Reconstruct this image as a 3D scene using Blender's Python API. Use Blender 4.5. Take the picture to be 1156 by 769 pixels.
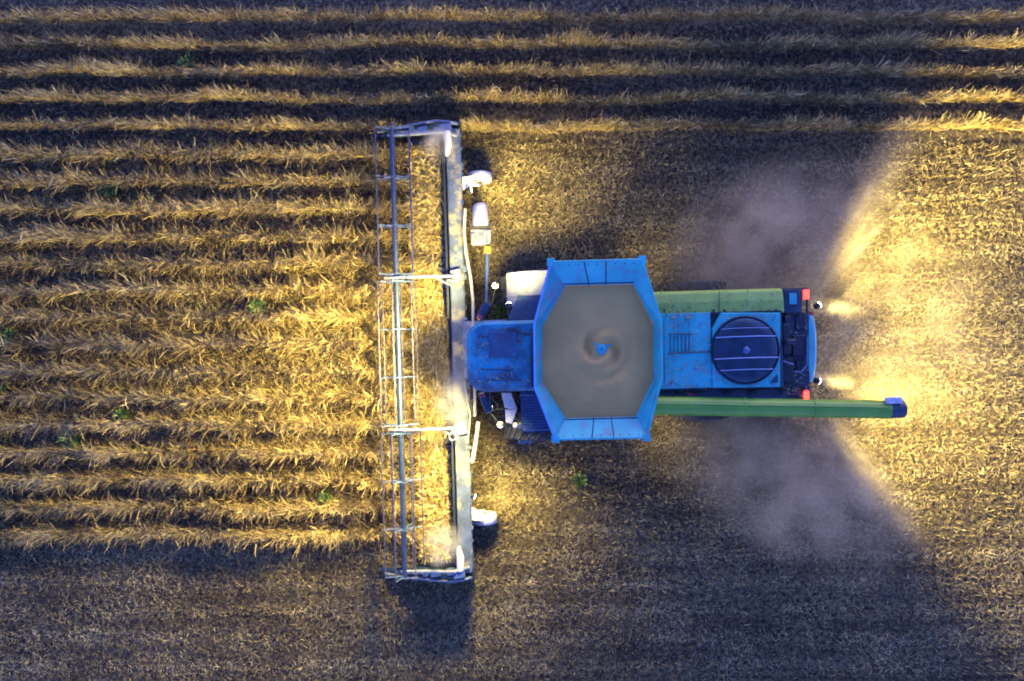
import bpy, bmesh, math, random
import numpy as np
from mathutils import Vector, Matrix, noise
R = math.radians
random.seed(7); rng = np.random.default_rng(7)

for o in list(bpy.data.objects): bpy.data.objects.remove(o)
scene = bpy.context.scene
col = scene.collection

# ------------------------------------------------------------------ camera
CAM_H, F = 20.0, 820.0
cam_d = bpy.data.cameras.new('camera'); cam = bpy.data.objects.new('camera', cam_d); col.objects.link(cam)
cam.location = (0, 0, CAM_H); cam.rotation_euler = (0, 0, 0)
cam_d.sensor_width = 36; cam_d.lens = 36*F/1156; cam_d.clip_end = 2000; cam_d.clip_start = .1
scene.camera = cam
# ------------------------------------------------------------------ dusk sky, weak sun
SUN_EL, SUN_AZ = R(6), R(20)
w = bpy.data.worlds.new('World'); scene.world = w; w.use_nodes = True
nt = w.node_tree; bg = nt.nodes['Background']
sky = nt.nodes.new('ShaderNodeTexSky'); sky.sky_type = 'NISHITA'; sky.sun_disc = False
sky.sun_elevation = SUN_EL; sky.sun_rotation = SUN_AZ; sky.ozone_density = 4.0; sky.dust_density = .3; sky.air_density=1.2
tn = nt.nodes.new('ShaderNodeMix'); tn.data_type = 'RGBA'; tn.blend_type = 'MULTIPLY'; tn.inputs[0].default_value = 1; tn.inputs[7].default_value = (1.06, .80, 1.62, 1)
nt.links.new(sky.outputs[0], tn.inputs[6]); nt.links.new(tn.outputs[2], bg.inputs[0]); bg.inputs[1].default_value = .15
sd = bpy.data.lights.new('sun', 'SUN'); so = bpy.data.objects.new('sun', sd); col.objects.link(so)
sd.energy = .18; sd.angle = R(12); sd.color = (1, .9, .75)
so.rotation_euler = Vector((math.sin(SUN_AZ)*math.cos(SUN_EL), math.cos(SUN_AZ)*math.cos(SUN_EL), math.sin(SUN_EL))).to_track_quat('Z', 'Y').to_euler()
vs = scene.view_settings
vs.view_transform = 'Standard'; vs.look = 'None'; vs.gamma = 1; vs.use_curve_mapping = False
vs.exposure = 2.45
scene.cycles.use_denoising = True
scene.cycles.volume_bounces = 0
scene.cycles.volume_step_rate = 3
scene.cycles.max_bounces = 6
scene.cycles.filter_width = 1.9

# ------------------------------------------------------------------ pixel -> place
def W(px, py, z=0.):
    k = (CAM_H - z)/F
    return Vector(((px-578)*k, -(py-384.5)*k, z))
ROT = R(1.7)
ROOT = W(675, 395, 0)
Rm = Matrix.Rotation(-ROT, 3, 'Z')
def L(px, py, z=0.): return Rm @ (W(px, py, z) - ROOT)

# ------------------------------------------------------------------ materials
def mat(name, base, rough=.5, metal=0., noise_amt=.0, nscale=4., dirt=None, dirt_amt=.0, dscale=2., bump=0., bscale=60., spec=.5):
    m = bpy.data.materials.new(name); m.use_nodes = True
    t = m.node_tree; p = t.nodes['Principled BSDF']
    p.inputs['Roughness'].default_value = rough; p.inputs['Metallic'].default_value = metal
    p.inputs['Specular IOR Level'].default_value = spec
    tc = t.nodes.new('ShaderNodeTexCoord')
    rgb = t.nodes.new('ShaderNodeRGB'); rgb.outputs[0].default_value = (*base, 1)
    out = rgb.outputs[0]
    if noise_amt:
        n = t.nodes.new('ShaderNodeTexNoise'); n.inputs['Scale'].default_value = nscale; n.inputs['Detail'].default_value = 6
        t.links.new(tc.outputs['Object'], n.inputs['Vector'])
        mr = t.nodes.new('ShaderNodeMapRange'); mr.inputs[1].default_value=.3; mr.inputs[2].default_value=.7
        mr.inputs[3].default_value = 1-noise_amt; mr.inputs[4].default_value = 1+noise_amt*.5
        t.links.new(n.outputs[0], mr.inputs[0])
        mx = t.nodes.new('ShaderNodeVectorMath'); mx.operation = 'SCALE'
        t.links.new(out, mx.inputs[0]); t.links.new(mr.outputs[0], mx.inputs['Scale']); out = mx.outputs[0]
    if dirt:
        n = t.nodes.new('ShaderNodeTexNoise'); n.inputs['Scale'].default_value = dscale; n.inputs['Detail'].default_value = 8
        n.inputs['Roughness'].default_value = .65
        t.links.new(tc.outputs['Object'], n.inputs['Vector'])
        mr = t.nodes.new('ShaderNodeMapRange'); mr.inputs[1].default_value=.62-dirt_amt*.3; mr.inputs[2].default_value=.75-dirt_amt*.2
        mr.clamp = True
        t.links.new(n.outputs[0], mr.inputs[0])
        mx = t.nodes.new('ShaderNodeMix'); mx.data_type = 'RGBA'
        t.links.new(mr.outputs[0], mx.inputs[0]); t.links.new(out, mx.inputs[6]); mx.inputs[7].default_value = (*dirt, 1)
        out = mx.outputs[2]
    t.links.new(out, p.inputs['Base Color'])
    if bump:
        n = t.nodes.new('ShaderNodeTexNoise'); n.inputs['Scale'].default_value = bscale; n.inputs['Detail'].default_value = 4
        t.links.new(tc.outputs['Object'], n.inputs['Vector'])
        b = t.nodes.new('ShaderNodeBump'); b.inputs['Strength'].default_value = bump; b.inputs['Distance'].default_value = .02
        t.links.new(n.outputs[0], b.inputs['Height']); t.links.new(b.outputs[0], p.inputs['Normal'])
    return m
def emit(name, c, s):
    m = bpy.data.materials.new(name); m.use_nodes = True; p = m.node_tree.nodes['Principled BSDF']
    p.inputs['Base Color'].default_value = (*c, 1); p.inputs['Emission Color'].default_value = (*c, 1); p.inputs['Emission Strength'].default_value = s
    return m
def tinted(name, stops, rough=.9, trans=.0):
    """colour picked per blade from the 'tint' attribute"""
    m = bpy.data.materials.new(name); m.use_nodes = True; t = m.node_tree; p = t.nodes['Principled BSDF']
    a = t.nodes.new('ShaderNodeAttribute'); a.attribute_name = 'tint'
    r = t.nodes.new('ShaderNodeValToRGB'); cr = r.color_ramp
    cr.elements[0].position = stops[0][0]; cr.elements[0].color = (*stops[0][1], 1)
    cr.elements[1].position = stops[-1][0]; cr.elements[1].color = (*stops[-1][1], 1)
    for s in stops[1:-1]:
        e = cr.elements.new(s[0]); e.color = (*s[1], 1)
    t.links.new(a.outputs['Fac'], r.inputs[0]); t.links.new(r.outputs[0], p.inputs['Base Color'])
    p.inputs['Roughness'].default_value = rough; p.inputs['Specular IOR Level'].default_value = .2
    return m

DUSTC = (.42, .33, .2)
BLUE   = mat('blue_lit_paint', (.025, .36, .36), .5, noise_amt=.2, nscale=2.5, dirt=(.10,.20,.24), dirt_amt=.35, dscale=3.2, bump=.03, bscale=6)  # white panels; the blue of the dusk skylight is put into the colour
BLUED  = mat('blue_lit_paint_dull', (.025, .27, .30), .5, noise_amt=.25, nscale=3, dirt=(.14,.17,.20), dirt_amt=.4, dscale=2.2)  # duller panels, skylight blue likewise mixed into the base
ROOFM  = mat('cab_roof_blue_lit', (.014, .23, .33), .5, noise_amt=.2, nscale=2, dirt=(.02,.05,.09), dirt_amt=.62, dscale=1.7)  # roof base carries the skylight blue; dark blotches are dirt
NAVY   = mat('navy_metal', (.010, .03, .06), .5, noise_amt=.35, nscale=5, dirt=(.08,.09,.11), dirt_amt=.1, dscale=5)
NAVYD  = mat('dark_navy', (.007, .013, .024), .6, noise_amt=.4, nscale=6)
GREEN  = mat('green_paint', (.25, .37, .06), .5, noise_amt=.12, nscale=1.5, dirt=(.22,.36,.16), dirt_amt=.12, dscale=3)
GREEN2 = mat('green_auger_paint', (.11, .26, .02), .5, noise_amt=.2, nscale=2)
GREY   = mat('light_grey_metal', (.20, .21, .25), .5, noise_amt=.35, nscale=3, dirt=(.05,.07,.13), dirt_amt=.5, dscale=2.6)
BEAM   = mat('dusty_beam', (.06, .08, .14), .6, noise_amt=.5, nscale=3, dirt=(.34,.27,.13), dirt_amt=.42, dscale=2.4)
WHITE  = mat('white_paint', (.50, .49, .48), .45, noise_amt=.25, nscale=4, dirt=(.22,.20,.18), dirt_amt=.3, dscale=4)
PALE   = mat('pale_arm_metal', (.30, .30, .34), .45, noise_amt=.3, nscale=6)
STEEL  = mat('blue_steel', (.07, .11, .22), .45, .2, noise_amt=.3, nscale=8)
BELT   = mat('grey_belt', (.16, .19, .25), .7, noise_amt=.4, nscale=5, dirt=DUSTC, dirt_amt=.35, dscale=2.5)
RUBBER = mat('dusty_tyre_rubber', (.035, .034, .034), .85, noise_amt=.3, nscale=5, dirt=(.10,.085,.065), dirt_amt=.3, dscale=4, bump=.3, bscale=40)
BLACK  = mat('black_rubber', (.02, .02, .022), .7)
GLASS  = mat('cab_glass', (.01, .015, .02), .08)
AMBER  = mat('amber_plastic', (.9, .35, .03), .3)
REDL   = emit('tail_light_red', (1, .03, .02), 1.5)
LENS   = emit('work_lamp_lens', (1, .9, .7), 12)
HOSE   = mat('pale_hose', (.30, .28, .27), .5, noise_amt=.2)

# ------------------------------------------------------------------ mesh helpers
class MB:
    def __init__(s): s.v = []; s.f = []; s.sm = []
    def add(s, vs, fs, smooth=False):
        o = len(s.v); s.v += [tuple(v) for v in vs]; s.f += [[i+o for i in f] for f in fs]; s.sm += [smooth]*len(fs); return s
    def box(s, c, d, rz=0., ry=0., rx=0.):
        m = Matrix.Rotation(rz,3,'Z') @ Matrix.Rotation(ry,3,'Y') @ Matrix.Rotation(rx,3,'X'); c = Vector(c)
        vs = [c + m @ Vector((x*d[0]/2, y*d[1]/2, z*d[2]/2)) for x in (-1,1) for y in (-1,1) for z in (-1,1)]
        return s.add(vs, [(0,1,3,2),(4,6,7,5),(0,4,5,1),(2,3,7,6),(0,2,6,4),(1,5,7,3)])
    def tube(s, pts, r, n=10, cap=True):
        pts = [Vector(p) for p in pts]; rs = r if isinstance(r, (list, tuple)) else [r]*len(pts)
        vs = []; fs = []
        for i, p in enumerate(pts):
            d = (pts[min(i+1, len(pts)-1)] - pts[max(i-1, 0)]).normalized()
            a = d.orthogonal().normalized() if i == 0 else (a - d*a.dot(d)).normalized()
            b = d.cross(a)
            for k in range(n):
                t = 2*math.pi*k/n; vs.append(p + (a*math.cos(t) + b*math.sin(t))*rs[i])
        for i in range(len(pts)-1):
            for k in range(n):
                fs.append((i*n+k, i*n+(k+1)%n, (i+1)*n+(k+1)%n, (i+1)*n+k))
        s.add(vs, fs, True)
        if cap:
            s.add([vs[k] for k in range(n)], [tuple(range(n))[::-1]]); s.add(vs[-n:], [tuple(range(n))])
        return s
    def prism(s, pts, z0, z1):
        n = len(pts); vs = [(p[0],p[1],z0) for p in pts] + [(p[0],p[1],z1) for p in pts]
        return s.add(vs, [tuple(range(n))[::-1], tuple(range(n,2*n))] + [(i,(i+1)%n,n+(i+1)%n,n+i) for i in range(n)])
    def loft(s, rings, closed=True, caps=False, smooth=False):
        n = len(rings[0]); vs = [p for r in rings for p in r]; fs = []
        for i in range(len(rings)-1):
            for k in range(n if closed else n-1):
                fs.append((i*n+k, i*n+(k+1)%n, (i+1)*n+(k+1)%n, (i+1)*n+k))
        s.add(vs, fs, smooth)
        if caps: s.add(rings[0], [tuple(range(n))[::-1]]); s.add(rings[-1], [tuple(range(n))])
        return s
    def slab(s, quad, th):
        q = [Vector(p) for p in quad]; nrm = (q[1]-q[0]).cross(q[3]-q[0]).normalized()*th
        vs = q + [p - nrm for p in q]
        return s.add(vs, [(0,1,2,3),(7,6,5,4),(0,4,5,1),(1,5,6,2),(2,6,7,3),(3,7,4,0)])
    def build(s, name, m, parent=None, bevel=0., seg=2):
        me = bpy.data.meshes.new(name); me.from_pydata(s.v, [], s.f); me.update()
        me.polygons.foreach_set('use_smooth', s.sm); me.materials.append(m)
        bm = bmesh.new(); bm.from_mesh(me); bmesh.ops.recalc_face_normals(bm, faces=bm.faces); bm.to_mesh(me); bm.free()
        o = bpy.data.objects.new(name, me); col.objects.link(o)
        if parent: o.parent = parent
        if bevel:
            b = o.modifiers.new('bevel', 'BEVEL'); b.width = bevel; b.segments = seg; b.limit_method = 'ANGLE'; b.angle_limit = R(35)
            b.harden_normals = False
        return o
    def build_all(s, name, m, parent=None, bevel=0.):
        """one object for each stretch of the mesh between two nxt() marks"""
        cuts = list(s.cuts) + [(len(s.v), len(s.f))]; v0 = f0 = 0
        for v1, f1 in cuts:
            if v1 > v0:
                q = MB(); q.v = s.v[v0:v1]; q.f = [[i-v0 for i in f] for f in s.f[f0:f1]]; q.sm = s.sm[f0:f1]; q.build(name, m, parent, bevel)
            v0, f0 = v1, f1
    cuts = ()
    def nxt(s): s.cuts = list(s.cuts) + [(len(s.v), len(s.f))]
def tag(o, label=None, cat=None, group=None, kind=None):
    if label: o['label'] = label
    if cat: o['category'] = cat
    if group: o['group'] = group
    if kind: o['kind'] = kind
    return o
def empty(name, loc, rz=0.):
    o = bpy.data.objects.new(name, None); col.objects.link(o); o.location = loc; o.rotation_euler = (0,0,rz); o.empty_display_size=.2
    return o
def lathe(mb, prof, axis_c, n=40, smooth=True):
    """profile (radius, y) turned round the local y axis at axis_c"""
    c = Vector(axis_c); rings = []
    for k in range(n):
        t = 2*math.pi*k/n
        rings.append([c + Vector((r*math.cos(t), y, r*math.sin(t))) for r, y in prof])
    rings.append(rings[0])
    return mb.loft(rings, closed=False, smooth=smooth)

# ------------------------------------------------------------------ blade clouds (numpy)
def blades(name, m, base, tip, width, tint, sag=None, parent=None):
    """base/tip (n,3); each blade is a bent tapered ribbon of two quads"""
    n = len(base); d = tip - base
    side = np.cross(d, rng.normal(size=(n,3))); side /= (np.linalg.norm(side, axis=1)[:,None] + 1e-9)
    mid = base + d*.55 + (sag if sag is not None else 0)
    w_ = width[:,None]
    v = np.stack([base - side*w_*.4, base + side*w_*.4, mid + side*w_*.5, mid - side*w_*.5, tip + side*w_*.18, tip - side*w_*.18], 1).reshape(-1,3)
    idx = np.arange(n)[:,None]*6
    f = np.concatenate([idx + np.array([0,1,2,3]), idx + np.array([3,2,4,5])], 1).reshape(-1)
    me = bpy.data.meshes.new(name); me.vertices.add(len(v)); me.vertices.foreach_set('co', v.astype(np.float32).ravel())
    me.loops.add(len(f)); me.loops.foreach_set('vertex_index', f.astype(np.int32))
    me.polygons.add(2*n); me.polygons.foreach_set('loop_start', np.arange(0, 8*n, 4, dtype=np.int32))
    me.polygons.foreach_set('loop_total', np.full(2*n, 4, dtype=np.int32))
    me.update(calc_edges=True)
    at = me.attributes.new('tint', 'FLOAT', 'POINT'); at.data.foreach_set('value', np.repeat(tint, 6).astype(np.float32))
    me.materials.append(m)
    o = bpy.data.objects.new(name, me); col.objects.link(o)
    if parent: o.parent = parent
    return o
def fbm(x, y, s, seed=0):
    """cheap smooth 2-D noise from summed sines"""
    r = np.random.default_rng(seed); out = 0
    for i in range(7):
        a = r.uniform(0, 2*np.pi); f = s*r.uniform(.5, 2.2); out = out + np.sin((x*np.cos(a)+y*np.sin(a))*f + r.uniform(0, 6.28))
    return out/7**.5

# ================================================================== GROUND
def ground():
    m = bpy.data.materials.new('field_soil_and_chaff'); m.use_nodes = True; t = m.node_tree; p = t.nodes['Principled BSDF']
    p.inputs['Roughness'].default_value = .95; p.inputs['Specular IOR Level'].default_value = .1
    tc = t.nodes.new('ShaderNodeTexCoord')
    def nz(s, d=6, vec=None, sc=None):
        n = t.nodes.new('ShaderNodeTexNoise'); n.inputs['Scale'].default_value = s; n.inputs['Detail'].default_value = d; n.inputs['Roughness'].default_value = .7
        if sc:
            mp = t.nodes.new('ShaderNodeMapping'); mp.inputs['Scale'].default_value = sc
            t.links.new(tc.outputs['Object'], mp.inputs[0]); t.links.new(mp.outputs[0], n.inputs['Vector'])
        else: t.links.new(tc.outputs['Object'], n.inputs['Vector'])
        return n.outputs[0]
    a = nz(9, 8); b = nz(.35, 4, sc=(.6, 2.2, 1)); c = nz(45, 3)
    r = t.nodes.new('ShaderNodeValToRGB'); e = r.color_ramp.elements
    e[0].position = .38; e[0].color = (.032, .026, .024, 1); e[1].position = .66; e[1].color = (.30, .225, .12, 1)
    x = e = r.color_ramp.elements.new(.52); x.color = (.11, .083, .05, 1)
    ad = t.nodes.new('ShaderNodeMath'); ad.operation = 'ADD'; t.links.new(a, ad.inputs[0])
    mu = t.nodes.new('ShaderNodeMath'); mu.operation = 'MULTIPLY_ADD'; t.links.new(c, mu.inputs[0]); mu.inputs[1].default_value = .5; mu.inputs[2].default_value = -.25
    t.links.new(mu.outputs[0], ad.inputs[1])
    ad2 = t.nodes.new('ShaderNodeMath'); ad2.operation = 'ADD'; t.links.new(ad.outputs[0], ad2.inputs[0])
    mu2 = t.nodes.new('ShaderNodeMath'); mu2.operation = 'MULTIPLY_ADD'; t.links.new(b, mu2.inputs[0]); mu2.inputs[1].default_value = .35; mu2.inputs[2].default_value = -.175
    t.links.new(mu2.outputs[0], ad2.inputs[1])
    t.links.new(ad2.outputs[0], r.inputs[0]); t.links.new(r.outputs[0], p.inputs['Base Color'])
    bp = t.nodes.new('ShaderNodeBump'); bp.inputs['Strength'].default_value = .9; bp.inputs['Distance'].default_value = .06
    t.links.new(ad.outputs[0], bp.inputs['Height']); t.links.new(bp.outputs[0], p.inputs['Normal'])
    mb = MB(); S = 600
    # one sheet, finer near the machine, with gentle unevenness
    xs = [-S, -120, -40] + list(np.arange(-20, 20.1, 1.)) + [40, 120, S]
    vs = []; n = len(xs)
    for y in xs:
        for x in xs:
            vs.append((x, y, .0 if abs(x) > 19 or abs(y) > 19 else -.02+.02*math.sin(x*1.3)*math.cos(y*.9)))
    mb.add(vs, [(j*n+i, j*n+i+1, (j+1)*n+i+1, (j+1)*n+i) for j in range(n-1) for i in range(n-1)], True)
    tag(mb.build('ground', m), kind='structure')
ground()

# ------------------------------------------------------------------ standing rows
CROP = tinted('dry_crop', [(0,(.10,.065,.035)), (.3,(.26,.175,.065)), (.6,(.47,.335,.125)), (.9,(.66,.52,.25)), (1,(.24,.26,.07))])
STRAW = tinted('straw', [(0,(.035,.027,.02)), (.38,(.15,.11,.055)), (.75,(.40,.31,.145)), (1,(.58,.46,.24))])
YELLOW = tinted('cut_crop', [(0,(.10,.065,.03)), (.4,(.32,.225,.08)), (.8,(.56,.42,.16)), (1,(.72,.60,.34))])
def row_y(i): return W(578, 17 + 30.95*i, .5).y
ordinal = ['first','second','third','fourth','fifth','sixth','seventh','eighth','ninth','tenth','eleventh','twelfth','thirteenth','fourteenth','fifteenth']
def crop_row(i):
    y0 = row_y(i); x0 = -20.; x1 = 20. if i < 5 else W(474 + .02*(i*31-400), 0, .0).x
    per_m = 430 if i < 5 else 560
    n = int((x1-x0)*per_m)
    x = rng.uniform(x0, x1, n)
    # plants stand in bunches; small gaps between
    bunch = np.round(x/.13)*.13; x = bunch + rng.normal(0, .045, n)
    h = .62 + .13*fbm(x, x*0+y0, 1.1, i) + rng.normal(0, .12, n); h = np.clip(h*.9, .2, .95)
    z0 = np.minimum(rng.uniform(0, .95, n)*h, h-.16)                                # many blades leave the stem above the soil
    wob = .035*fbm(x, x*0, .6, 50+i)
    yb = y0 + wob + rng.normal(0, .035 if i < 5 else .06, n)
    lean = (.05 if i < 5 else .055)*fbm(x, x*0, 2.9, 90+i) + .05*fbm(x, x*0, 7., 190+i)
    sp = .09 if i < 5 else .135
    tipx = x + rng.normal(0, .12, n) + .07*fbm(x, x*0, 2.3, 20+i); tipy = yb + lean + rng.normal(0, sp, n)
    if i >= 5:                                                   # swept towards the knife by the reel
        near = np.clip((x - (x1-1.3))/1.3, 0, 1); tipx += near*.25; h = h*(1-.35*near)
        low = rng.random(n) < .34                                # lodged stalks and leaves fallen between the rows
        off = rng.normal(0, .24, n); yb = np.where(low, y0+off, yb); tipy = np.where(low, yb+rng.normal(0,.12,n), tipy)
        h = np.where(low, rng.uniform(.06,.24,n), h); z0 = np.where(low, rng.uniform(.02,.12,n), z0)
    base = np.stack([x, yb, z0], 1); tip = np.stack([tipx, tipy, np.maximum(h, z0+.08)], 1)
    sag = np.stack([rng.normal(0,.02,n), rng.normal(0,.02,n), rng.uniform(-.01,.06,n)], 1)
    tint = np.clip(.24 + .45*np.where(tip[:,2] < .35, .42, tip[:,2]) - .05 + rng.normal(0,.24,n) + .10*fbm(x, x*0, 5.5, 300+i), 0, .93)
    tint = np.where(rng.random(n) < .012, 1., tint)
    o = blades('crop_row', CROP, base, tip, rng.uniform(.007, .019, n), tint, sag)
    if i < 5: lab = f"dry crop row running past the harvester, {ordinal[i]} from the photo's upper edge"
    else: lab = f"dry crop row ending at the reel, {ordinal[19-i]} up from the uncut crop's lower edge"
    tag(o, lab, 'crop row', 'rows of standing dry crop')
for i in range(20): crop_row(i)

# ------------------------------------------------------------------ stubble and straw on the cut land
HXL, HXR = W(474,0,0).x, W(500,0,0).x
Y_UP = row_y(4) - .38
Y_LO = row_y(19) - .30
def in_cut(x, y): return ((x > HXR) & (y < Y_UP)) | (y < Y_LO)
def litter():
    # fallen straw everywhere, thinner under the standing rows
    n = 480000
    x = rng.uniform(-17.5, 17.5, n); y = rng.uniform(-12.5, 12, n)
    cut = in_cut(x, y)
    under = (y > Y_LO) & (x < HXR) & (y < Y_UP)
    keep = rng.random(n) < np.where(cut, 1, np.where(under, .85, .22))
    x, y, cut = x[keep], y[keep], cut[keep]; n = len(x)
    a = rng.uniform(0, 2*np.pi, n); ln = rng.uniform(.03, .13, n)*np.where(rng.random(n)<.12, 1.6, 1)
    z = rng.uniform(.012, .075, n)
    b = np.stack([x, y, z], 1); t = b + np.stack([np.cos(a)*ln, np.sin(a)*ln, rng.normal(.01, .03, n)], 1); t[:,2] = np.maximum(t[:,2], .008)
    patch = fbm(x, y*2.0, .8, 5)*.09 + fbm(x, y, 3.1, 6)*.09 + fbm(x, y, 14, 7)*.10 + fbm(x*.2, y, 6, 8)*.06
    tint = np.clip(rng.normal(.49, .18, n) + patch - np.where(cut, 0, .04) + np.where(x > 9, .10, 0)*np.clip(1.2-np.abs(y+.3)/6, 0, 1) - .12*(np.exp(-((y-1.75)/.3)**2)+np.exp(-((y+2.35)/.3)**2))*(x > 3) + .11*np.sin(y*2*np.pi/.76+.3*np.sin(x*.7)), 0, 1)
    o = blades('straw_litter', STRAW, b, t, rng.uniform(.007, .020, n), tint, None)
    tag(o, 'loose broken straw and chaff scattered over the soil', 'straw', kind='stuff')
litter()
def stubble():
    ys = np.arange(-12.6, Y_UP+.01, .19)
    bs = []
    for y0 in ys:
        x0 = -17.5 if y0 < Y_LO else HXR
        m_ = int((17.5-x0)*26)
        xx = rng.uniform(x0, 17.5, m_); bs.append(np.stack([xx, y0 + rng.normal(0,.035,m_) + .03*np.sin(xx*1.1), np.zeros(m_)], 1))
    b = np.concatenate(bs); n = len(b)
    patch = fbm(b[:,0], b[:,1], .9, 11)
    h = np.clip(rng.normal(.11, .04, n)*(1+.25*patch), .03, .24)
    t = b + np.stack([rng.normal(.03,.04,n), rng.normal(.02,.04,n), h], 1)
    o = blades('stubble', STRAW, b, t, rng.uniform(.010,.022,n), np.clip(rng.normal(.52,.2,n)+.10*patch+.10*np.sin(b[:,1]*2*np.pi/.76),0,1))
    tag(o, 'short pale stubble left standing in fine drills behind the header', 'stubble', kind='stuff')
stubble()

# ================================================================== COMBINE HARVESTER
C = empty('combine_harvester', ROOT, ROT)
tag(C, 'blue-tinted and green combine harvester with full grain tank and wide reel header', 'combine harvester')
def P(name, mb, m, parent=C, bevel=0., **k): return mb.build(name, m, parent, bevel, **k)
def lb(mb, x0, y0, x1, y1, z, th):
    """box whose top face covers the given picture rectangle at height z"""
    a = L(x0, (y0+y1)/2, z); b = L(x1, (y0+y1)/2, z); c = L((x0+x1)/2, y0, z); d = L((x0+x1)/2, y1, z)
    return mb.box(((a.x+b.x)/2, (c.y+d.y)/2, z-th/2), (abs(b.x-a.x), abs(c.y-d.y), th))

# ---- chassis / body
mb = MB(); lb(mb, 745, 352, 884, 440, 3.30, 2.2); body = P('body', mb, NAVY, bevel=.03)
mb = MB(); lb(mb, 610, 352, 905, 438, 1.30, .5); mb.box((L(608,0,1.0).x, L(0,395,1).y-.0, .98), (.35, 3.0, .35)); P('chassis', mb, NAVYD, bevel=.02)
# grain tank lower bin
mb = MB()
Opx = [(622,296),(725,293),(746,362),(747,427),(730,494),(627,496),(604,438),(603,367)]
Ipx = [(637,322),(715,320),(739,366),(739,428),(719,471),(638,473),(611,432),(611,368)]
ZO, ZI = 4.05, 3.72
O = [L(x,y,ZO) for x,y in Opx]; I = [L(x,y,ZI) for x,y in Ipx]
cI = sum(I, Vector())/8
mb.prism([(p.x*.985+cI.x*.015, p.y*.985+cI.y*.015) for p in I], 3.2, ZI-.06)
mb.prism([(cI.x+(p.x-cI.x)*.93, cI.y+(p.y-cI.y)*.80) for p in I], 1.5, 3.2)
tank = P('grain_tank', mb, BLUED, bevel=.02)
for k in range(8):
    a, b = O[k], O[(k+1)%8]; c, d = I[(k+1)%8], I[k]
    mb = MB(); mb.slab([a, b, c, d], .03)
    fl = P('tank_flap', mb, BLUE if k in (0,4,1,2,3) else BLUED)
    nrm = (b-a).cross(d-a).normalized(); nrm = nrm if nrm.z > 0 else -nrm
    mr = MB()
    if k in (0,4):
        for f in (.36,.60):
            p0 = a.lerp(b, f)+nrm*.03; p1 = d.lerp(c, f)+nrm*.03
            mr.tube([p0, p1], .014, 6)
        mr.tube([a.lerp(d,.93)+nrm*.03, b.lerp(c,.93)+nrm*.03], .016, 6)
        mr.build('flap_rib', NAVY, fl)
    if k in (0,4):
        for f in np.linspace(.08,.92,9):
            q = a.lerp(b,f).lerp(d.lerp(c,f),.12)+nrm*.03; mb = MB(); mb.tube([q, q+nrm*.012], .014, 8); mb.build('bolt', NAVY, fl)
    mr = MB(); mr.tube([a.lerp(b,.0), b], .028, 8); mr.build('flap_rim', BLUE if k in (0,1,2,3,4) else mat('pale_blue_rim', (.10,.30,.62), .5, noise_amt=.2), fl)  # paler rims on the three cab-side flaps
# stiffener strut along the front edges, gusset tips at the corners
mb = MB()
for k in (0,1,4,5):
    p = O[k]; mb.box(p+Vector((0,0,-.03)), (.17,.17,.10)); mb.nxt()
mb.build_all('corner_gusset', BLUE, C, .015)
# walkway bar between cab and tank
mb = MB(); mb.tube([L(607,366,3.75)+Vector((0,0,.12)), L(600,372,3.8)+Vector((0,0,.1)), L(600,436,3.8)+Vector((0,0,.1)), L(607,440,3.75)+Vector((0,0,.12))], .028, 8)
P('tank_handrail', mb, NAVY)
# bubble auger head poking out of the grain
mb = MB(); c = L(679, 394, 3.86)
prof=[(.02,.05),(.10,.045),(.13,.0),(.11,-.1),(.11,-.35)]
rings=[]
for k in range(25):
    t=2*math.pi*k/24; rings.append([c+Vector((r*math.cos(t), r*math.sin(t), z)) for r,z in prof])
mb.loft(rings, closed=False, smooth=True)
for k in range(3):
    t = k*2.09+.4; mb.box(c+Vector((.15*math.cos(t), .15*math.sin(t), -.02)), (.16,.05,.05), rz=t)
P('filling_auger_head', mb, BLUED)

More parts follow.
